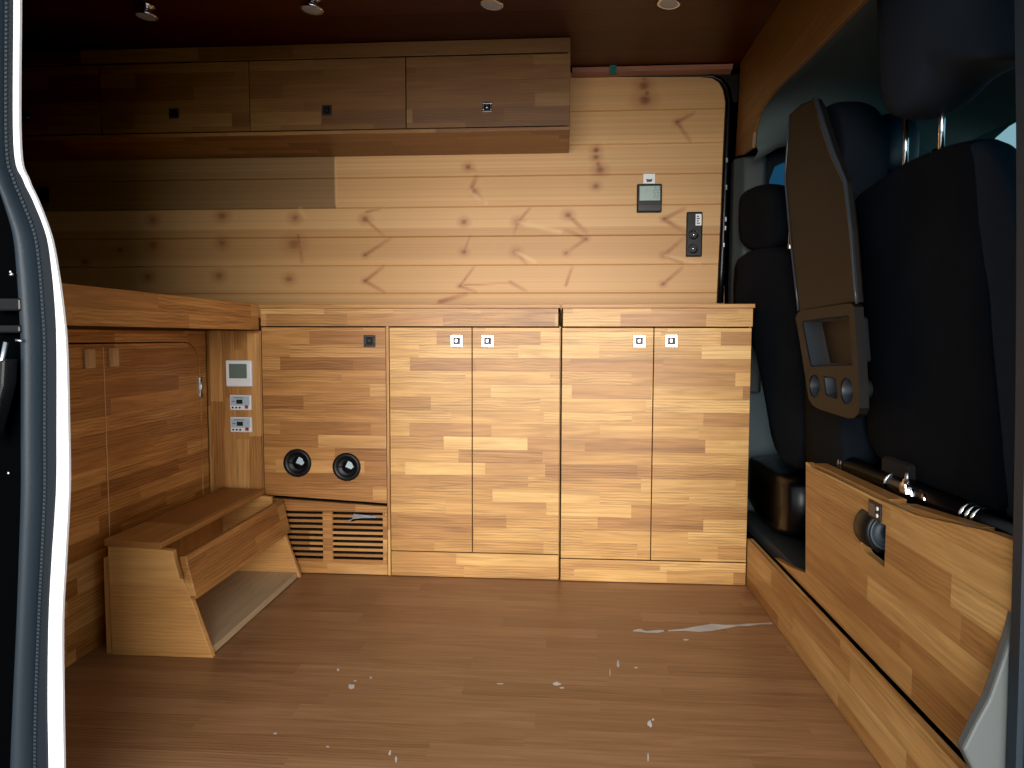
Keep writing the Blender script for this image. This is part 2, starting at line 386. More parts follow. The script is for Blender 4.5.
for bi, (z0, z1) in enumerate(zip(ZB, ZB[1:])):
    if bi == 0: zz = [z0, z1]; hz = xs[::40]+[xs[-1]]
    else:
        n = 17; zz = [z0, z0+.0028]+[z0+.0028+(z1-z0-.0056)*k/n for k in range(1, n)]+[z1-.0028, z1]; hz = xs
        if bi < 3: hz = xs[::40]+[xs[-1]]
    grid = []
    kn = [k for k in KN if z0-.03 < k[1] < z1+.03]
    ch = [c for c in CHV if min(c[0][1], c[1][1])-.03 < z1 and max(c[0][1], c[1][1])+.03 > z0]
    pl = [c for c in PALE if min(c[0][1], c[1][1])-.03 < z1 and max(c[0][1], c[1][1])+.03 > z0]
    for j, z in enumerate(zz):
        r = []
        for x in hz:
            v = bw.bm.verts.new((x, BACK + (.004 if j in (0, len(zz)-1) else 0), z)); k0 = k1 = k2 = 0
            for a, b_, rr in kn:
                d = math.hypot((x-a)/1.25, z-b_)/rr
                if d < 3: k0 = max(k0, (.62 if a > -.95 else .38)*max(0, min(1, (1.1-d)/.7))); k1 = max(k1, .75*max(0, 1-d/2.8))
            for a, b_, w in ch:
                d, t = seg_d(x, z, a, b_)
                if d < w: k1 = max(k1, min(1, 1.5*(1-d/w))*(1-.6*t))
            for a, b_, w in pl:
                d, t = seg_d(x, z, a, b_)
                if d < w: k2 = max(k2, (1-d/w)*.6)
            v[cl] = (k0, k1, k2, 1); r.append(v)
        grid.append(r)
    for A, B in zip(grid, grid[1:]):
        for i in range(len(hz)-1):
            f = bw.bm.faces.new((A[i], A[i+1], B[i+1], B[i]))
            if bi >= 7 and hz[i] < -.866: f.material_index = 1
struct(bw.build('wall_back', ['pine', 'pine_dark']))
for v in [0]:  # outer skin behind the pine
    struct(MB(0).box(-2.7, .70, BACK+.012, BACK+.05, -.05, CEIL+.02).build('wall_back_outer', 'body_black'))
struct(MB(1).box(-2.66, -2.62, 1.0, 2.75, -.05, CEIL+.02).build('wall_left', 'teak_plain'))
# near side wall of the van: left of the door, and the header above it
struct(MB(0).prism([(-2.66, -.5), (-.86, -.5), (-.86, CEIL+.02), (-2.66, CEIL+.02)], 1, 1.004, 1.05).build('wall_front', 'body_black'))
struct(MB(0).prism([(-.86, 1.50), (.62, 1.50), (.62, CEIL+.02), (-.86, CEIL+.02)], 1, 1.0, 1.05).build('wall_front_header', 'body_black'))  # header set low, out of view, to keep the upper interior dim
struct(MB(0).prism([(-.86, -.5), (.62, -.5), (.62, -.035), (-.86, -.035)], 1, .97, 1.05).build('trim_2', 'body_black'))
struct(MB(0).box(-12, 12, -14, 12, -.62, -.60).build('ground', 'ground'))

# ------------------------------------------------------------------ door surround at the left
def prof(pts):
    out = []
    P = [px(x, y, 1, 1.0) for x, y in pts]; P = [(p.x, p.z) for p in P]
    n = len(P)
    for i in range(n-1):
        p0, p1, p2, p3 = P[max(i-1, 0)], P[i], P[i+1], P[min(i+2, n-1)]
        for k in range(6):
            t = k/6
            out.append(tuple(.5*((2*b)+(c-a)*t+(2*a-5*b+4*c-d)*t*t+(3*b-a-3*c+d)*t**3) for a, b, c, d in zip(p0, p1, p2, p3)))
    out.append(P[-1]); return out
YS = [-130, 0, 145, 180, 200, 235, 270, 310, 350, 430, 490, 560, 620, 700, 768, 900]
WR = prof(list(zip([21, 20, 20, 28.5, 37.5, 50.5, 57.5, 63, 66.5, 68.5, 69, 65.5, 62.5, 63, 64, 65], YS)))
WL = prof(list(zip([14, 14, 14, 23.5, 33, 46.5, 52, 55.5, 57, 57, 56.5, 52, 49, 48, 49, 50], YS)))
SM = prof(list(zip([8, 8, 8, 15, 23, 36, 41, 44, 46, 46, 46, 43, 40, 37, 36, 36], YS)))
SL = prof(list(zip([-6, -6, -6, 1, 8, 17.5, 21, 23.5, 25, 25, 25, 23, 21, 17, 14, 12], YS)))
t = thing('door_pillar', (-.80, 1.0, -.05), 'white edged body pillar with dark rubber seal on the left of the doorway', 'door frame')
MB(2).strip(WL, WR, .999, 1.004).build('painted_edge', 'white_paint', t)
far = [(-.90, z) for x, z in SL]
MB(2).strip(far, SL, .999, 1.004).build('inner_pillar', 'body_black', t)
sm = MB(2)
mid = [((a[0]*.55+b[0]*.45), (a[1]+b[1])/2) for a, b in zip(SL, SM)]
bmv = sm.bm; Q = []
for k in range(9):
    w = k/8; hgt = math.sin(math.pi*w)**.6*.022
    Q.append([bmv.verts.new((a[0]*(1-w)+b[0]*w, .999-hgt, a[1]*(1-w)+b[1]*w)) for a, b in zip(SL, SM)])
for A, B in zip(Q, Q[1:]):
    for i in range(len(A)-1): f = bmv.faces.new((A[i], A[i+1], B[i+1], B[i])); f.smooth = True
bmesh.ops.recalc_face_normals(bmv, faces=bmv.faces[:])
seal = sm.build('rubber_seal', 'rubber', t)
e = MB(2)
A2 = [(a[0], a[1]) for a in SM]; B2 = WL
e.strip(A2, B2, .994, 1.003, 1)
dense = []; acc = 0
for a, b in zip(SM, SM[1:]):
    L_ = math.hypot(b[0]-a[0], b[1]-a[1])
    while acc < L_: q = acc/L_; dense.append((a[0]*(1-q)+b[0]*q+.004, a[1]*(1-q)+b[1]*q)); acc += .006
    acc -= L_
for x, z in dense:
    e.box(x-.002, x+.002, .9915, .9945, z-.0017, z+.0017)
e.build('seal_clip_edge', ['rubber_trim', 'rubber_dark'], seal)

t2 = thing('door_latch', (-.83, .97, .70), 'black door latch with small metal rods on the dark left pillar', 'latch')
def latch_pt(x, y, yy=.975): q = px(x, y, 1, yy); return q
for y0, y1 in ((298, 311), (325, 333)):
    a = latch_pt(-12, y1); b = latch_pt(20, y0); MB(2).box(a.x, b.x, .975, 1.0, a.z, b.z, .003).build('bracket', 'black_gloss', t2)
for p0_, p1_, rr in (((6, 342), (-3, 385), .0035), ((10, 275), (13, 274), .002), ((16, 340), (22, 341), .0018)):
    MB(2).cyl(latch_pt(*p0_, .97), latch_pt(*p1_, .97), rr, 8).build('rod', 'chrome_dull', t2)
for x, y in ((9, 473), (11, 272)):
    q = latch_pt(x, y, .998); MB(2).lathe([(0, 0), (.0028, 0), (.002, .003), (0, .0035)], (q.x, .999, q.z), 1, 10, -1).build('screw', 'chrome', t2)
lv = MB(2); a = latch_pt(-4, 420, .96)
lv.prism([(a.x-.02, a.z+.075), (a.x+.022, a.z+.088), (a.x+.018, a.z+.05), (a.x-.005, a.z-.02), (a.x-.02, a.z-.04)], 1, .955, .982, .004)
lv.build('lever', 'black', t2)

# ------------------------------------------------------------------ door surround at the right
t = thing('grey_sill_trim', (.60, 1.03, 0), 'grey plastic trim at the bottom right corner of the doorway', 'trim panel')
gp = [px(x, y, 1, 1.02) for x, y in ((955, 742), (968, 716), (981, 692), (994, 655), (1004, 622), (1010, 585), (1012, 545), (1045, 500), (1060, 800), (968, 800), (966, 764))]
MB(2).prism([(p.x, p.z) for p in gp], 1, 1.0, 1.02, .004).build('trim_plate', 'grey', t)
t = thing('door_seal_strip', (.62, .99, 0), 'dark blue rubber seal running down the right edge of the doorway', 'door seal')
RX = [(1011, -130), (1012, 0), (1013.5, 120), (1014, 250), (1013, 400), (1011, 520), (1008, 640), (1004, 768), (1000, 900)]
P = [px(x, y, 1, .99) for x, y in RX]
A = prof(RX); B = [(x+.075, z) for x, z in A]; C = [(x+.012, z) for x, z in A]
rs = MB(2).strip(A, B, .975, .995).build('rubber_strip', 'rubber', t)
e = MB(2)
for i in range(len(C)-1):
    for k in range(6):
        q = k/6; x = C[i][0]*(1-q)+C[i+1][0]*q; z = C[i][1]*(1-q)+C[i+1][1]*q
        e.box(x-.0025, x+.0025, .970, .976, z-.002, z+.002)
e.build('ribbed_edge', 'rubber_trim', rs)
struct(MB(2).prism([(.655, -.5), (.80, -.5), (.80, CEIL), (.655, CEIL)], 1, 1.0, 1.04).build('wall_right_pillar', 'body_black'))

# ------------------------------------------------------------------ bed platform and the panel under it
t = thing('bed_platform', (-1.5, 1.7, .82), 'raised wooden bed platform edged by a thick teak board on the left', 'bed')
MB(1).box(-1.022, -1.0, 1.06, 2.302, .821, .905, .002).build('front_board', 'teak_panel', t)
MB(1).box(-2.60, -1.024, 1.06, 2.66, .84, .862).build('deck', 'teak_plain', t)
t = thing('under_bed_panel', (-1.2, 1.7, 0), 'teak panel with two flush doors below the bed platform', 'cabinet')
XW = -1.185
# panel carcass behind, doors flush, rounded opening top corner
MB(1).box(XW-.02, XW-.006, 1.06, 2.30, .001, .815).build('back_panel', 'slot', t)
arc = [(2.262-.09+.09*math.sin(a), .782-.09+.09*math.cos(a)) for a in [math.pi/2*k/10 for k in range(11)]]
fr = MB(1, (3.1, .01))
top = [(1.06, .7815)]+[(y, z+.0015) for y, z in arc]
n = len(top)
fr.prism([(1.06, .815), (2.302, .815), (2.302, .001), (2.2635, .001)]+[(y+.0015, z) for y, z in arc[::-1]]+[(1.06, .7845)], 0, XW-.012, XW)
fr.build('frame_board', 'teak_panel', t)
d2 = MB(1, (3.1, .01)).prism([(1.7725, .001), (2.2615, .001)]+[(y-.002, z-.003) for y, z in arc[::-1]]+[(1.7725, .7785)], 0, XW-.012, XW-.0015).build('door', 'teak_panel', t)
d1 = MB(1, (3.1, .01)).box(XW-.012, XW-.0015, 1.06, 1.7695, .001, .7785).build('door', 'teak_panel', t)
for d, yk in ((d1, 1.712), (d2, 1.808)):
    kb = MB(2, (yk, 0)).box(XW-.002, XW+.006, yk-.019, yk+.019, .718, .768, .003)
    kb.box(XW+.0055, XW+.0075, yk-.013, yk+.013, .724, .762, .001)
    kb.build('finger_catch', 'pale_wood', d)
hg = MB(2)
hg.box(XW-.002, XW+.004, 2.252, 2.268, .60, .665, .001); hg.cyl((XW+.004, 2.26, .60), (XW+.004, 2.26, .665), .004, 10)
hg.build('hinge', 'chrome_dull', t)
# pale strip paints in the highlight along the seam between the doors
sm_ = MB(2); sm_.box(XW-.0014, XW-.0004, 1.7697, 1.7723, .002, .77); sm_.build('seam_highlight', 'pale_wood', t)

t = tag(MB(2, (.7, .1)).box(XW, -.998, 2.308, 2.328, .001, .818, .001).build('corner_panel', 'teak_warm'), 'narrow vertical teak panel in the corner holding the thermostat and two heater controls', 'panel')
t['_o'] = tuple(t.location)

# thermostat and controls
YP = 2.308
th = thing('thermostat', (-1.07, YP-.008, .634), 'square white thermostat with grey screen, above two small control panels', 'thermostat')
MB(2).box(-1.115, -1.026, YP-.014, YP+.0005, .632, .720, .004).build('housing', 'white', th)
MB(2).box(-1.102, -1.042, YP-.0155, YP-.0135, .660, .708).build('screen', 'lcd_dark', th)
dg = MB(2)
for x in (-1.094, -1.078, -1.062):
    for zz_ in (.672, .684, .696): dg.box(x, x+.009, YP-.0162, YP-.0152, zz_, zz_+.0012)
dg.build('screen_digits', 'digit', th)
def heater(z, lab):
    h = thing('heater_control', (-1.069, YP, z), lab, 'control panel', 'heater controls in the corner')
    MB(2).box(-1.105, -1.032, YP-.010, YP+.0005, z, z+.051, .003).build('housing', 'white', h)
    MB(2).box(-1.101, -1.036, YP-.0115, YP-.0095, z+.016, z+.047, .0005).build('face_plate', 'panel_blue', h)
    MB(2).box(-1.081, -1.060, YP-.0125, YP-.011, z+.022, z+.036).build('screen', 'lcd_black', h)
    MB(2).box(-1.052, -1.041, YP-.0135, YP-.0095, z+.006, z+.017, .001).build('power_button', 'red', h)
    bt = MB(2)
    for x in (-1.094, -1.082, -1.070): bt.lathe([(0, 0), (.003, 0), (.003, .003), (0, .0032)], (x, YP-.010, z+.009), 1, 10, -1)
    bt.build('button', 'lcd_black', h)
    ln = MB(2); ln.box(-1.090, -1.055, YP-.0122, YP-.0112, z+.0405, z+.043); ln.box(-1.096, -1.086, YP-.0122, YP-.0112, z+.028, z+.031)
    ln.build('printed_line', 'digit', h)
    return h
heater(.553, 'pale blue heater control with red button, directly under the thermostat')
heater(.479, 'pale blue heater control with red button, lowest on the corner panel')

# ------------------------------------------------------------------ knobs
def knob(door, x, z, kind='chrome', y=FRONT, s=.019):
    k = MB(2); y0 = y-.0005
    o, i = s, s*.60
    # square bezel
    for (a0, a1, b0, b1) in ((-o, o, i, o), (-o, o, -o, -i), (-o, -i, -i, i), (i, o, -i, i)):
        k.box(x+a0, x+a1, y0-.007, y0, z+b0, z+b1, .001)
    k.box(x-i, x+i, y0-.003, y0, z-i, z+i, mi=1)
    k.box(x-i*.62, x+i*.62, y0-.010, y0-.002, z-i*.55, z+i*.75, .003)
    k.box(x+i*.2, x+i*.45, y0-.0115, y0-.0095, z-i*.5, z+i*.6, mi=1)
    k.build('knob', ['chrome' if kind == 'chrome' else 'bronze', 'black_gloss'], door)

# ------------------------------------------------------------------ lower cabinets
# heater cabinet
t = thing('heater_cabinet', (-.78, 2.5, 0), 'warm teak cabinet with two round black vents in its door and slatted grille below', 'cabinet')
MB(0).box(-.988, -.569, FRONT+.018, 2.66, .26, .833).build('carcass', 'slot', t)
MB(2).box(-.5755, -.5665, FRONT+.001, FRONT+.30, .002, .833).build('side_panel', 'teak', t)
d = MB(0, (.37, 0)).prism([(-.994, .268), (-.577, .246), (-.577, .829), (-.994, .829)], 1, FRONT, FRONT+.017, .0012).build('door', 'teak_warm', t)
knob(d, -.629, .785, 'bronze')
for vx, vz in ((-.878, .378), (-.711, .367)):
    v = MB(1)
    v.lathe([(.030, .0), (.046, -.001), (.0475, .004), (.046, .009), (.037, .011), (.031, .004), (.027, .0015), (.0, .0012)], (vx, FRONT-.0005, vz), 1, 32, -1)
    vo_ = v.build('air_vent', 'black', d)
    w = MB(1)
    w.lathe([(0, .0), (.017, .0), (.020, .004), (.017, .008), (.0, .0095)], (vx+.004, FRONT-.001, vz), 1, 24, -1)
    w.box(vx-.029, vx+.029, FRONT-.006, FRONT-.003, vz-.002, vz+.002)
    w.build('vent_hub', 'black_gloss', vo_)
    w = MB(1); w.prism([(vx-.002, vz+.002), (vx+.008, vz+.022), (vx+.020, vz+.016), (vx+.026, vz+.002), (vx+.018, vz-.006)], 1, FRONT-.0125, FRONT-.0105); w.build('vent_flap', 'panel_blue', vo_)
gr = MB(0, (.2, .35))
gx0, gx1, gz0, gz1 = -.985, -.5775, .003, .245
def quadz(x): return .2605+(x+.994)*(-.022/.417)
gr.prism([(gx0, gz0), (gx1, gz0), (gx1, .042), (gx0, .042)], 1, FRONT+.002, FRONT+.016)
gr.prism([(gx0, .214), (gx1, .214), (gx1, quadz(gx1)-.004), (gx0, quadz(gx0)-.004)], 1, FRONT+.002, FRONT+.016)
for a, b in ((gx0, -.951), (-.797, -.764), (-.592, gx1)): gr.box(a, b, FRONT+.002, FRONT+.016, .042, .214)
g = gr.build('grille_frame', 'teak_warm', t)
pitch_ = (.214-.042)/9
for (a, b) in ((-.951, -.797), (-.764, -.592)):
    for k in range(9):
        z0 = .042+pitch_*k
        MB(0, (a, z0*3)).box(a, b, FRONT+.003, FRONT+.010, z0+.0005, z0+pitch_*.50).build('slat', 'teak_plain', g)
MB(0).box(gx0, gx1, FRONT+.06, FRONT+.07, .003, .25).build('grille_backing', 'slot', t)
w = MB(0); w.prism([(-.69, .209), (-.612, .203), (-.612, .197), (-.66, .195), (-.70, .190), (-.712, .186), (-.712, .180), (-.70, .181)], 1, FRONT-.002, FRONT+.002); w.build('loose_clip', 'chrome_dull', g)
w = MB(0)
w.lathe([(0, 0), (.0032, 0), (.0022, .002), (0, .0025)], (-.5835, FRONT+.002, .209), 1, 10, -1); w.build('screw', 'chrome', g)

def two_door(name, x0, x1, xm, zp, lab, y, dz=0, off=(0, 0), mat='teak'):
    t = thing(name, ((x0+x1)/2, 2.5, 0), lab, 'cabinet', 'two-door base cabinets')
    MB(0).box(x0+.003, x1-.003, y+.018, 2.66, .002, .833).build('carcass', 'slot', t)
    ds = []
    for a, b in ((x0+.0015, xm-.0014), (xm+.0014, x1-.0015)):
        ds.append(MB(0, off).box(a, b, y, y+.017, zp+.0035, .829, .0012).build('door', mat, t))
    MB(0, (off[0]+.13, off[1])).box(x0+.0015, x1-.0015, y, y+.017, .002, zp, .0012).build('plinth', mat, t)
    MB(2).box(x1-.006, x1+.001, y+.018, 2.66, .002, .833).build('side_panel', mat, t)
    return ds
ds = two_door('base_cabinet', -.5655, -.0055, -.2915, .084, 'pale teak two-door base cabinet between the vented cabinet and the right-hand cabinet', FRONT)
knob(ds[0], -.341, .786, 'chrome'); knob(ds[1], -.240, .786, 'chrome')
ds = two_door('base_cabinet', -.001, .597, .2915, .074, 'pale teak two-door base cabinet at the right end, beside the driver seat', FRONT-.006)
knob(ds[0], .245, .787, 'chrome', FRONT-.006); knob(ds[1], .346, .788, 'chrome', FRONT-.006)

for (a, b, y, lab) in ((-1.0, -.0065, FRONT, 'long teak worktop over the vented cabinet and its neighbour'), (-.0015, .604, FRONT-.008, 'short teak worktop at the right end of the cabinet row')):
    t = thing('worktop', ((a+b)/2, 2.5, .833), lab, 'worktop', 'teak worktops')
    MB(0, (.05*a, .01)).box(a, b, y-.002, 2.694, .892, .905, .0015).build('top_board', 'teak_plain', t)
    MB(0, (.9+a, .03)).box(a+.004, b-.006, y+.001, y+.018, .8335, .891, .0008).build('front_rail', 'teak', t)

# ------------------------------------------------------------------ wall cabinets
t = thing('wall_cabinet', (-1.0, 2.55, 1.478), 'long dark teak wall cabinet with flap doors under the ceiling', 'cabinet')
YU = 2.40
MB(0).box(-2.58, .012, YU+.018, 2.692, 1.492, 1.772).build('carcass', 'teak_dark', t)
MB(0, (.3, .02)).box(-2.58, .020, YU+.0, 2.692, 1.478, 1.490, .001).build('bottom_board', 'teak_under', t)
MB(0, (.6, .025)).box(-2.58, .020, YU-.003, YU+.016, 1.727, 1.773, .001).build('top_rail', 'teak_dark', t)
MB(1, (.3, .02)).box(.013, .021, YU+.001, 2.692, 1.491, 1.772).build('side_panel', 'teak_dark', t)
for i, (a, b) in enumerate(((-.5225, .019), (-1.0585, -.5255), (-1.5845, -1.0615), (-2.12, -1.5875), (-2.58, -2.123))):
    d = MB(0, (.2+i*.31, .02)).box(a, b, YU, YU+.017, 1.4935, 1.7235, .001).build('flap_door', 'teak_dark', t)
    if i < 4: knob(d, (a+b)/2, 1.556, 'chrome' if i in (0, 3) else 'bronze', YU, .016)

# ------------------------------------------------------------------ ceiling spot lights
spots = [((670, 2), 'rightmost of the four chrome ceiling lights'), ((493, 3), 'second from the right of the chrome ceiling lights'),
         ((313, 8), 'third from the right of the chrome ceiling lights, tilted'), ((147, 15), 'leftmost of the chrome ceiling lights, deepest in shadow')]
p0 = px(*spots[0][0], 2, CEIL-.03)
proto = thing('ceiling_light', (p0.x, p0.y, CEIL), spots[0][1], 'light', 'chrome ceiling lights')
tl = Matrix.Rotation(math.radians(6), 3, 'Y')
MB(2).lathe([(0, .0), (.024, .0), (.026, -.006), (.017, -.010), (.015, -.020), (.026, -.022), (.0335, -.028), (.0345, -.034), (.031, -.037), (.027, -.036)], (p0.x, p0.y, CEIL), 2, 32, 1, 0, tl).build('housing', 'chrome', proto)
MB(2).lathe([(.0275, -.0355), (.022, -.0365), (0, -.037)], (p0.x, p0.y, CEIL), 2, 28, 1, 0, tl).build('lens', 'lens', proto)
for (xy, lab) in spots[1:]:
    q = px(*xy, 2, CEIL-.03); copy_tree(proto, (q.x-p0.x, q.y-p0.y, 0), lab)

# ------------------------------------------------------------------ back wall fittings
YB = BACK
def wr(x0, y0, x1, y1): a = px(x0, y1, 1, YB); b = px(x1, y0, 1, YB); return a.x, b.x, a.z, b.z
t = thing('weather_display', (.32, YB, 1.255), 'small black digital thermometer with pale screen on the pine wall', 'thermometer')
a, b, c, d = wr(636.5, 184.5, 661.5, 213); MB(2).box(a, b, YB-.018, YB-.0005, c, d, .004).build('housing', 'black', t)
a, b, c, d = wr(639, 187, 659.5, 201.5); MB(2).box(a, b, YB-.0195, YB-.0175, c, d).build('screen', 'lcd_light', t)
def digit(x, z, w, h, segs, y):
    th_ = w*.18; dg = MB(2)
    S = {'a': (0, w, h-th_, h), 'g': (0, w, h/2-th_/2, h/2+th_/2), 'd': (0, w, 0, th_), 'f': (0, th_, h/2, h), 'b': (w-th_, w, h/2, h), 'e': (0, th_, 0, h/2), 'c': (w-th_, w, 0, h/2)}
    for q in segs: a0, a1, b0, b1 = S[q]; dg.box(x+a0, x+a1, y-.0006, y+.0004, z+b0, z+b1)
    dg.build('screen_digit', 'digit', t)
for q in ((.331, 1.326, .009, .022), (.344, 1.326, .009, .022), (.331, 1.307, .007, .014), (.342, 1.307, .007, .014)): digit(*q, 'abged', YB-.0196)
digit(.300, 1.328, .006, .014, 'bc', YB-.0196)
a, b, c, d = wr(637, 205, 661, 212); MB(2).box(a+.002, b-.002, YB-.0195, YB-.0175, c, d, .001).build('lower_band', 'black_gloss', t)
t = thing('wall_clip', (.315, YB, 1.365), 'small white square clip on the wall just above the black thermometer', 'clip')
a, b, c, d = wr(643, 174, 655, 184); MB(2).box(a, b, YB-.006, YB-.0005, c, d, .001).build('plate', 'white', t)
MB(2).prism([(a+.013, c+.006), (b-.013, c+.006), (b-.010, c+.018), (b-.015, c+.015), (a+.015, c+.015), (a+.010, c+.018)], 1, YB-.009, YB-.0055).build('catch', 'bronze', t)
t = thing('socket_panel', (.48, YB, 1.09), 'tall black panel with two twelve-volt sockets and a white label on the pine wall', 'socket')
a, b, c, d = wr(685.5, 212, 702.5, 257); MB(2).box(a, b, YB-.010, YB-.0005, c, d, .005).build('plate', 'black', t)
a, b, c, d = wr(695, 214.5, 701, 226); MB(2).box(a, b, YB-.0115, YB-.0095, c, d).build('label', 'label_white', t)
w = MB(2)
for k in range(4):
    zz_ = c+(d-c)*(.15+.2*k); w.box(a+.004, a+.004+(.007 if k % 2 else .011), YB-.0121, YB-.0113, zz_, zz_+.004)
w.build('label_print', 'lcd_black', t)
for (x, y) in ((693, 235), (692.5, 249)):
    q = px(x, y, 1, YB)
    so = MB(2).lathe([(.0, .001), (.012, .001), (.0125, .010), (.017, .013), (.0185, .010)], (q.x, YB-.003, q.z), 1, 24, -1).build('socket', 'black_gloss', t)
    MB(2).lathe([(0, .0), (.006, .0), (.005, .009), (0, .010)], (q.x+.001, YB-.003, q.z), 1, 16, -1).build('socket_contact', 'chrome', so)
t = tag(MB(2).box(*(lambda q: (q.x-.012, q.x+.012))(px(613, 71, 1, 2.66)), 2.652, 2.6545, 1.755, 1.790).move(lambda x, y, z: (x, y, z-.012)).build('tape_piece', 'green_tape'), 'small square of green tape stuck on the trim above the pine wall', 'tape')
a, b, c, d = wr(39, 188, 49, 203)
t = tag(MB(2).box(a, b, YB-.014, YB-.0005, c, d, .003).build('wall_switch', 'black'), 'small black switch on the dark far left of the back wall', 'switch')

# black seal round the end of the pine wall
pts = [px(x, y, 1, YB-.004) for x, y in ((572, 75.5), (640, 76), (700, 75.8), (713, 76.3), (721, 80.5), (726.5, 89), (729, 102), (728, 118), (726.5, 150), (725, 190), (723.5, 230), (721.5, 270), (720, 303))]
t = thing('wall_edge_seal', (.60, YB, .90), 'black rubber seal curving round the top right corner of the pine wall', 'seal')
MB(2).tube(pts, [.0035]*3+[.007, .010, .013, .014]+[.013]*6, 10).build('seal_bead', 'black_gloss', t)
cn = [px(x, y, 1, YB-.002) for x, y in ((712, 75), (721, 80), (726, 88), (728.5, 102), (740, 102), (740, 74))]
MB(2).prism([(p.x, p.z) for p in cn], 1, YB-.004, YB+.006).build('corner_filler', 'slot', t)
for x, y in ((727, 160), (726.5, 187), (726, 219), (725.6, 228), (724, 245)):
    q = px(x, y, 1, YB-.02); MB(2).box(q.x-.004, q.x+.003, YB-.024, YB-.014, q.z-.010, q.z+.008, .002).build('clip', 'chrome_dull', t)

# ------------------------------------------------------------------ step box
t = thing('step_box', (-1.0, 1.97, 0), 'open pale wooden step box with sloping front standing on the floor by the bed', 'step box')
side = [(-1.122, .0005), (-.861, .0005), (-.9125, .150), (-.9290, .190), (-.9330, .200), (-.9400, .200), (-.9520, .245), (-.956, .270), (-.990, .273), (-1.124, .278)]
MB(0, (.1, .12)).prism(side, 1, 1.668, 1.684, .0012).build('side_panel', 'teak_light', t)
MB(0, (.9, .02)).prism(side, 1, 2.264, 2.280, .0012).build('side_panel', 'teak_light', t)
MB(1, (.2, .4)).prism([(-1.130, .2785), (-.985, .274), (-.982, .290), (-1.130, .296)], 1, 1.664, 2.283, .002).build('top_board', 'teak_plain', t)
MB(1, (.8, .1)).prism([(-.897, .150), (-.922, .258), (-.939, .256), (-.928, .2025), (-.9285, .1905), (-.9125, .149)], 1, 1.667, 2.281, .0015).build('front_slat', 'teak_warm', t)
MB(1, (.4, .9)).prism([(-1.120, .004), (-.868, .004), (-.873, .018), (-1.120, .018)], 1, 1.685, 2.263).build('bottom_board', 'teak_grey', t)
MB(2, (.3, .2)).box(-1.139, -1.1245, 1.672, 2.276, .0005, .247, .001).build('back_board', 'teak_light', t)
MB(2, (.8, .6)).box(-1.1225, -1.116, 1.90, 1.985, .02, .275).build('rear_batten', 'teak_light', t)

# ------------------------------------------------------------------ step riser and seat base
XK = .5985
t = tag(MB(1, (.25, .07)).box(XK, XK+.018, 1.02, 2.302, .001, .155, .0015).build('step_riser', 'teak_mid'), 'low teak riser board along the floor below the seat base', 'board')
XS = .622
t = thing('under_seat_cabinet', (.66, 1.45, .155), 'teak seat base panel with a round black drum showing through its cut-out', 'cabinet')
topp = [(1.00, .522), (1.06, .519), (1.101, .514), (1.20, .5), (1.28, .489), (1.384, .485), (1.45, .482), (1.526, .482), (1.70, .480), (1.80, .477), (1.835, .484), (1.848, .4835)]
outer = [(1.00, .160)]+[(2.085, .160), (1.826, .202)]
# front board with the D-shaped cut-out: split at the hole into prisms
hy0, hy1, hz0, hz1 = 1.393, 1.513, .361, .437
hole = [(hy0, hz0-.003), (hy0, hz1+.004), (1.47, hz1+.001)]+[(1.47+.044*math.sin(a), (hz0+hz1)/2+(hz1-hz0)/2*math.cos(a)) for a in [math.pi*(k+1)/12 for k in range(11)]]+[(1.47, hz0)]
MB(1, (.62, .2)).plate([(1.0, .160), (2.085, .160), (1.96, .176), (1.826, .202), (1.848, .4835)]+topp[::-1][1:], [hole], 0, XS, XS+.016).build('front_board', 'teak_mid', t)
MB(1, (.1, .2)).prism([(1.565, .470), (1.84, .468), (1.84, .482), (1.42, .486), (1.42, .470)], 0, XS+.0165, XS+.050, .001).build('top_ledge', 'teak_plain', t)
MB(1, (.5, .1)).prism([(1.13, .488), (1.375, .472), (1.375, .488), (1.13, .509)], 0, XS+.0165, XS+.045, .001).build('top_ledge', 'teak_plain', t)
ax_ = Vector((-.04, .999, 0)).normalized(); fc = px(889, 533, 0, .652)
rot = ax_.to_track_quat('Z', 'Y').to_matrix()
dr = MB(1).lathe([(.036, .001), (.040, .0), (.045, .004), (.045, .058), (.038, .066), (.020, .070), (0, .071)], fc, 2, 36, 1, 0, rot).build('black_drum', 'black', t)
MB(1).lathe([(0, .006), (.010, .005), (.013, .001), (.020, .001), (.022, .004), (.030, .004), (.032, .0), (.036, .0), (.0365, .003)], fc, 2, 32, 1, 0, rot).build('drum_end', 'drum_end', dr)
q0 = px(864, 494, 0, XS); q1 = px(876, 518, 0, XS)
t = thing('battery_gauge', (XS, 1.43, .45), 'tiny dark display with two pale buttons set in the seat base above the drum', 'display')
MB(1).box(XS-.004, XS+.0005, 1.412, 1.466, .441, .476, .002).build('housing', 'black', t)
MB(1).box(XS-.005, XS-.0035, 1.432, 1.460, .447, .471).build('screen', 'tray_edge', t)
for z in (.452, .466): MB(1).lathe([(0, 0), (.0042, 0), (.0042, .003), (0, .0032)], (XS-.003, 1.422, z), 0, 10, -1).build('button', 'white', t)

# ------------------------------------------------------------------ cab shell
struct(MB(1).box(.64, 2.2, 1.0, 2.72, .10, .13).build('floor_cab', 'black'))
mt_ = MB(1); mt_.box(.642, 1.0, 1.85, 2.60, .131, .172, .004)
tag(mt_.build('rubber_mat', 'mat'), 'dark rubber mat on the cab floor behind the riser board', 'mat')
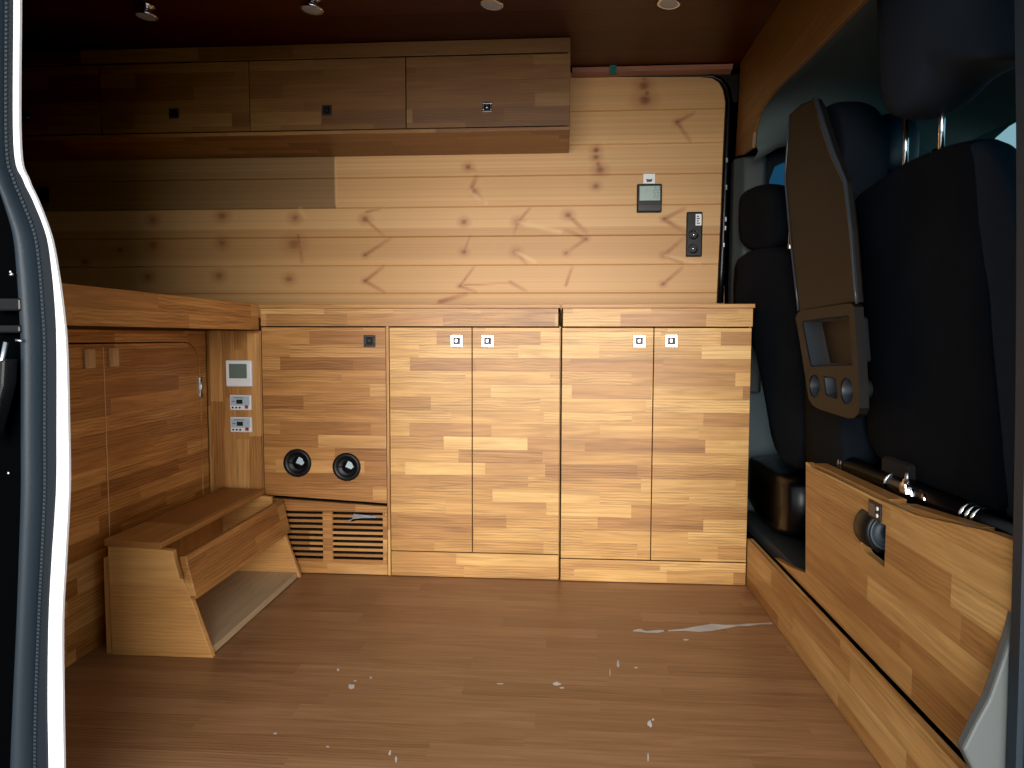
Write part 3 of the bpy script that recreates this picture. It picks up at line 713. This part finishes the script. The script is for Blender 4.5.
# carved wooden bulkhead trim (arch) between the living area and the cab
t = thing('bulkhead_trim', (.63, 1.9, 1.39), 'curved brown wooden trim board across the roof between living area and cab', 'trim board')
arch = [(1.0, CEIL-.005), (2.645, CEIL-.005), (2.645, 1.700)]+pp(((735, 157), (743, 154), (752, 148), (753.5, 132), (757, 117), (763, 105), (771, 94), (782, 82), (795, 70), (812, 53), (830, 35), (860, 4), (880, -17)), .622)+[(1.0, 1.50)]
MB(1, (.4, .3)).prism(arch, 0, .622, .633, .001).build('trim_board', 'trim_wood', t)
# headliner: smooth sheet from the trim into the cab, falling to the far pillar
HLP = [(1.0, 1.502)]+[(y-.004, z+.006) for y, z in pp(((880, -17), (860, 4), (830, 35), (812, 53), (795, 70), (782, 82), (771, 94), (763, 105), (757, 117), (753.5, 132), (752, 148)), .622)]+[(2.42, 1.405), (2.50, 1.385)]
hl = MB(1); rings = []
for k, x in enumerate((.634, .72, .85, 1.0, 1.2, 1.36)):
    dz = (0, .05, .075, .06, -.02, -.085)[k]
    rings.append([hl.bm.verts.new((x, y, z+dz)) for y, z in HLP])
for A, B in zip(rings, rings[1:]):
    for i in range(len(A)-1): f = hl.bm.faces.new((A[i], A[i+1], B[i+1], B[i])); f.smooth = True
bmesh.ops.recalc_face_normals(hl.bm, faces=hl.bm.faces[:])
struct(hl.build('ceiling_cab', 'headliner'))
struct(MB(1).box(.645, 1.4, .98, 2.74, 1.70, 1.74).build('roof_cab', 'body_black'))
# far door with its window
YD = 2.66
wd = [(.742, 1.02), (1.42, 1.02), (1.30, 1.40), (1.22, 1.425), (.80, 1.435), (.757, 1.415), (.738, 1.36)]
out_ = [(.64, .10), (2.2, .10), (2.2, 1.0), (1.42, 1.5), (.64, 1.62)]
dp = MB(0)
dp.prism([(.60, -.06), (2.2, -.06), (2.2, 1.02), (.64, 1.02), (.64, .13), (.60, .13)], 1, YD, YD+.05)
dp.prism([(.64, 1.02), (.742, 1.02), (.738, 1.36), (.757, 1.415), (.80, 1.435), (.80, 1.74), (.64, 1.74)], 1, YD, YD+.05)
dp.prism([(.80, 1.435), (1.22, 1.425), (1.22, 1.74), (.80, 1.74)], 1, YD, YD+.05)
dp.prism([(1.22, 1.425), (1.30, 1.40), (1.42, 1.02), (1.50, 1.02), (1.40, 1.74), (1.22, 1.74)], 1, YD, YD+.05)
struct(dp.build('door_1', 'black'))
struct(MB(0).prism([(.735, 1.262), (1.345, 1.262), (1.30, 1.405), (1.22, 1.43), (.80, 1.44), (.75, 1.42), (.733, 1.36)], 1, YD+.02, YD+.024).build('window_1', 'glass_blue'))
struct(MB(0).prism([(.735, 1.01), (1.43, 1.01), (1.347, 1.254), (.735, 1.254)], 1, YD+.02, YD+.024).build('window_2', 'glass_pale'))  # added pane split: tints carry the blue sky over a pale horizon
struct(MB(0).box(.735, 1.345, YD+.012, YD+.03, 1.254, 1.262).build('trim_3', 'tray_edge'))  # rail added to part the two pane tints
tag(MB(0).box(.648, 1.6, YD-.012, YD-.001, .131, .93, .01).build('door_card', 'door_trim'), 'slate grey inner panel of the far cab door', 'door panel')
# grey B pillar behind the driver headrest
t = thing('pillar_cover', (.69, 2.6, .60), 'dark grey pillar cover behind the driver headrest', 'pillar trim')
MB(2).prism([(.612, 2.712), (.612, 2.655), (.640, 2.625), (.705, 2.605), (.722, 2.64), (.71, 2.656), (.66, 2.656), (.64, 2.712)], 2, .60, 1.44, .006).build('pillar_trim', 'pillar_grey', t)
# windscreen and near door
struct(MB(0).sheet([(1.30, 1.0, 1.43), (1.30, 2.66, 1.43)], [(2.1, 1.0, .95), (2.1, 2.66, .95)]).build('window_3', 'glass_pale'))
struct(MB(0).box(1.9, 2.2, 1.04, 2.66, .13, .97).build('trim_4', 'black'))
nd_ = MB(0)
nd_.prism([(.80, -.5), (2.2, -.5), (2.2, .98), (.80, .98)], 1, 1.0, 1.04); nd_.prism([(.80, 1.46), (1.35, 1.46), (1.35, 1.76), (.80, 1.76)], 1, 1.0, 1.04)
nd_.prism([(1.36, 1.46), (1.28, 1.46), (1.42, .98), (1.5, .98)], 1, 1.0, 1.04)
struct(nd_.build('door_2', 'body_black'))
struct(MB(0).prism([(.80, .98), (1.42, .98), (1.28, 1.46), (.80, 1.46)], 1, 1.018, 1.022).build('window_4', 'glass_pale'))

# ------------------------------------------------------------------ seats
def lean(k, z0, x0=0): return lambda x, y, z: (x - k*(z-z0), y, z)
def head_posts(t, ys, x, z0, z1, r=.0058):
    for y in ys: MB(2).cyl((x, y, z0), (x, y, z1), r, 14).build('headrest_post', 'chrome', t)

# double passenger bench, near side
t = thing('passenger_bench', (.85, 1.5, .13), 'near double passenger seat, dark fabric back with fold-down cup tray', 'seat')
XB = .725
nb = pp(((852, 196), (868, 183), (900, 160), (935, 145), (962, 139), (974, 139), (982, 200), (992, 330), (1006, 470), (1012, 540), (870, 470), (861, 400), (858, 300), (850, 215)), .725)
bk = MB(2).pillow(nb, 0, XB, XB+.07, .02, .004, 2).build('backrest', 'fabric', t)
sbp = pp(((956, 144), (970, 139), (984, 141), (998, 156), (1012, 190), (1027, 270), (1042, 400), (1048, 560), (1008, 560), (1002, 440), (988, 320), (974, 210)), .728)
MB(2).pillow(sbp, 0, XB+.003, XB+.055, .018, .002).build('side_bolster', 'fabric_side', t)
hr = pp(((880, -40), (880, 60), (884, 112), (896, 124), (920, 112), (945, 86), (965, 72), (990, 64), (1018, 60), (1024, 30), (1020, -20), (990, -50), (905, -45)), .695)
MB(2).pillow(hr, 0, .675, .80, .045, .010).build('headrest', 'fabric_side', t)
HP = [px(x, y, 0, .742).y for x, y in ((905, 165), (941, 148))]
head_posts(t, HP, .742, 1.14, 1.31)
for y in HP: MB(2).lathe([(.012, 0), (.013, .006), (.008, .010), (0, .011)], (.742, y+.012, 1.165), 2, 14).build('post_guide', 'black_gloss', t)
MB(2).pillow([(1.06, .30), (1.95, .30), (1.95, .47), (1.06, .47)], 0, .83, 1.35, .05, .01).build('seat_cushion', 'fabric', t)
# centre backrest with the folding tray on its rear
mb_ = pp(((796, 112), (806, 98), (826, 92), (842, 98), (856, 112), (862, 145), (852, 200), (850, 300), (856, 400), (862, 490), (818, 490), (806, 400), (796, 300), (788, 180), (789, 130)), .725)
mb_ = [(min(y, 2.085), min(z, 1.425)) for y, z in mb_]
md = MB(2).pillow(mb_, 0, .690, .80, .02, .003).build('centre_backrest', 'fabric_mid', t)
XT = .650
TP = [px(x, y, 0, XT) for x, y in ((784.5, 178), (786.5, 150), (790, 113), (800, 104), (814, 98.5), (819, 106), (829, 140), (845, 182), (850.5, 230), (855, 290), (856, 303), (799, 312), (791, 245))]
tp = MB(1)
tp.prism([(p.y, p.z) for p in TP], 0, XT, XT+.02, .006, 3)
tray = tp.build('tray_table', 'tray', t)
# pale bevelled lip along the tray's near edge
ed = [px(x, y, 0, XT-.002) for x, y in ((812, 99), (816.5, 101), (823, 125), (833, 155), (845, 182), (850.5, 230), (855, 290), (856.5, 304))]
MB(1).tube(ed, [.002, .006, .0075, .007, .005, .004, .0035, .003], 8).build('tray_lip', 'tray_edge', tray)
ed = [px(x, y, 0, XT-.001) for x, y in ((798.5, 311), (795, 280), (791, 245), (785, 178), (787, 150), (790, 114))]
MB(1).tube(ed, .003, 8).build('tray_lip', 'tray_edge', tray)
# lower tray housing: open pocket and three cup holders
def T(x, y): p = px(x, y, 0, XT-.006); return (p.y, p.z)
def rrect(c, rad=3.0):
    """rounded loop through four photo corners"""
    out = []
    for i in range(4):
        p, a, b = Vector(c[i]), Vector(c[i-1]), Vector(c[(i+1) % 4]); ua, ub = (a-p).normalized()*rad, (b-p).normalized()*rad
        for k in range(5):
            w_ = k/4; out.append(tuple((p+ua)*(1-w_)**2+p*2*w_*(1-w_)+(p+ub)*w_**2))
    return out
def inset(lp, k, d=(0, 0)):
    cx = sum(q[0] for q in lp)/len(lp); cy_ = sum(q[1] for q in lp)/len(lp); return [(cx+(q[0]-cx)*k+d[0], cy_+(q[1]-cy_)*k+d[1]) for q in lp]
HO = [(797, 318), (799, 313), (803, 310.5), (849, 303.5), (853, 303.5), (856, 307), (858, 340), (861, 385), (861.5, 408), (860, 414), (856, 418), (850, 418.5), (820, 409), (814, 405), (810, 398), (806, 372), (801, 340)]
pocket = rrect([(803, 321), (851, 315), (854.5, 365.5), (812, 367)])
def ell(cx_, cy_, a, b, sl=.12): return [(cx_+a*math.cos(2*math.pi*k/20), cy_+b*math.sin(2*math.pi*k/20)+sl*a*math.cos(2*math.pi*k/20)) for k in range(20)]
holes_ = [ell(816, 386, 5.6, 11.5), rrect([(824.5, 376), (837.5, 377.5), (839.5, 399.5), (827, 395.5)]), ell(848.5, 391, 6.6, 13.5)]
MB(1).plate([T(*q) for q in HO], [[T(*q) for q in l] for l in [pocket]+holes_], 0, XT-.010, XT+.010).build('cup_tray', 'tray', t)
def well(lp, depth, k, name, mats, d=(0, 0)):
    wb = MB(1); lo_ = inset(lp, k, d); ra = [wb.bm.verts.new((XT-.006, *T(*q))) for q in lp]; rb = [wb.bm.verts.new((XT+depth, *T(*q))) for q in lo_]
    nn = len(lp)
    for i in range(nn): f = wb.bm.faces.new((ra[i], ra[(i+1) % nn], rb[(i+1) % nn], rb[i])); f.smooth = True
    f = wb.bm.faces.new(rb); f.material_index = 1
    bmesh.ops.recalc_face_normals(wb.bm, faces=wb.bm.faces[:]); wb.build(name, mats, t)
well(pocket, .030, .90, 'tray_pocket', ['tray_edge', 'tray'], (2, -1))
for l in holes_: well(l, .034, .72, 'cup_holder', ['tray_edge', 'black'], (1.2, -2))
mh = [(1.965, 1.225), (2.10, 1.225), (2.185, 1.26), (2.19, 1.38), (2.12, 1.415), (2.0, 1.40), (1.945, 1.36), (1.94, 1.27)]
MB(2).pillow(mh, 0, .83, .93, .04, .006).build('centre_headrest', 'headrest_sheen', t)
MB(2).pillow([(1.80, .95), (2.16, .95), (2.20, 1.10), (2.18, 1.235), (1.98, 1.22), (1.80, 1.12)], 0, .82, .94, .04, .004).build('centre_backrest_front', 'fabric', t)
# tube under the bench with bright rings
tb_ = MB(1).cyl((.712, 1.08, .493), (.712, 1.86, .486), .022, 18).build('hinge_tube', 'black_gloss', t)
for y in (1.235, 1.252, 1.27, 1.80, 1.815, 1.56):
    MB(1).lathe([(.021, -.003), (.0245, -.002), (.0245, .002), (.021, .003)], (.712, y, .4865+(1.86-y)*.009), 1, 20).build('tube_ring', 'chrome', tb_)
an = None
for k, (y, z, w_, hh) in enumerate(((1.452, .500, .012, .022), (1.468, .496, .010, .016), (1.438, .494, .008, .014), (1.395, .494, .008, .010))):
    pl_ = MB(1).prism([(y-w_, z-hh*.5), (y+w_*.6, z-hh*.45), (y+w_, z+hh*.3), (y+w_*.1, z+hh), (y-w_*.6, z+hh*.5)], 0, .678+.003*k, .692+.003*k, .003).build('belt_anchor', 'chrome', t)
    if k == 0: MB(1).cyl((.684, 1.449, .512), (.684, 1.447, .534), .006, 10, .004).build('bolt', 'chrome_dull', pl_)
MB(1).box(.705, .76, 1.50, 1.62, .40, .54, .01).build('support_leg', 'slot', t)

# driver seat on the far side
t = thing('driver_seat', (.85, 2.3, .13), 'far driver seat in black fabric with rounded headrest, beside the worktop end', 'seat')
KD = .17
def ps(pts, c0):
    """points on the slightly turned plane of the driver seat back"""
    out = []
    for x, y in pts:
        d = FW + RT*((x-512)/F) - UP*((y-384)/F); k = c0/(d.x+KD*d.y); out.append((d.y*k, CH+d.z*k))
    return out
def turn(c0): return lambda x, y, z: (x+c0-KD*y, min(y, 2.60), z)
CD = .612+KD*2.6
db = ps(((728, 275), (732, 258), (748, 246), (780, 246), (796, 256), (800, 330), (806, 470), (776, 470), (764, 400), (750, 345), (728, 310)), CD)
MB(2).pillow(db, 0, 0, .11, .03, .004).move(turn(CD)).build('backrest', 'fabric', t)
dh = ps(((733, 218), (735, 194), (750, 184), (768, 184), (776, 191), (781, 212), (779, 236), (767, 252), (748, 254), (735, 244)), CD+.01)
MB(2).pillow(dh, 0, .0, .08, .035, .006).move(turn(CD+.01)).build('headrest', 'fabric', t)
head_posts(t, (2.28, 2.42), .70, 1.02, 1.14)
MB(2).pillow([(2.06, .34), (2.58, .34), (2.60, .47), (2.04, .47)], 0, .80, 1.28, .05, .01).build('seat_cushion', 'fabric', t)
sb = MB(2).pillow([(2.07, .185), (2.56, .185), (2.575, .36), (2.54, .40), (2.10, .40), (2.06, .36)], 0, .655, .95, .035, .004, 1)
sb.build('seat_pedestal', 'black_gloss', t)

# ------------------------------------------------------------------ light
w = bpy.data.worlds.new('sky'); SC.world = w; w.use_nodes = True
nt = w.node_tree; bg = nt.nodes['Background']
tc = nt.nodes.new('ShaderNodeTexCoord'); sx = nt.nodes.new('ShaderNodeSeparateXYZ'); rp = nt.nodes.new('ShaderNodeValToRGB')
nt.links.new(tc.outputs['Generated'], sx.inputs[0]); nt.links.new(sx.outputs[2], rp.inputs['Fac'])
rp.color_ramp.elements[0].position = 0; rp.color_ramp.elements[0].color = (.90, .96, 1.0, 1)
rp.color_ramp.elements[1].position = .6; rp.color_ramp.elements[1].color = (.80, .92, 1.0, 1)
nt.links.new(rp.outputs['Color'], bg.inputs['Color']); bg.inputs['Strength'].default_value = .75
def area(name, loc, target, sx_, sy_, power, col=(1, 1, 1)):
    l = bpy.data.lights.new(name, 'AREA'); l.shape = 'RECTANGLE'; l.size = sx_; l.size_y = sy_; l.energy = power; l.color = col
    o = bpy.data.objects.new(name, l); COL.objects.link(o); o.location = loc
    o.rotation_euler = (Vector(target)-Vector(loc)).to_track_quat('-Z', 'Y').to_euler(); return o
area('daylight', (.0, -5.2, 1.6), (-.1, 2.3, .85), 5.0, 3.6, 660, (1, .97, .93))
SC.view_settings.view_transform = 'Standard'; SC.view_settings.look = 'None'
SC.view_settings.exposure = 0.22; SC.view_settings.gamma = 1.0
SC.view_settings.use_curve_mapping = True
SC.view_settings.curve_mapping.black_level = (.0012, .0012, .0012)
SC.view_settings.curve_mapping.update()
SC.cycles.use_denoising = True
SC.cycles.max_bounces = 8; SC.cycles.diffuse_bounces = 5; SC.cycles.transparent_max_bounces = 12
SC.cycles.sample_clamp_indirect = 6

for o in bpy.data.objects:
    if '_o' in o: del o['_o']
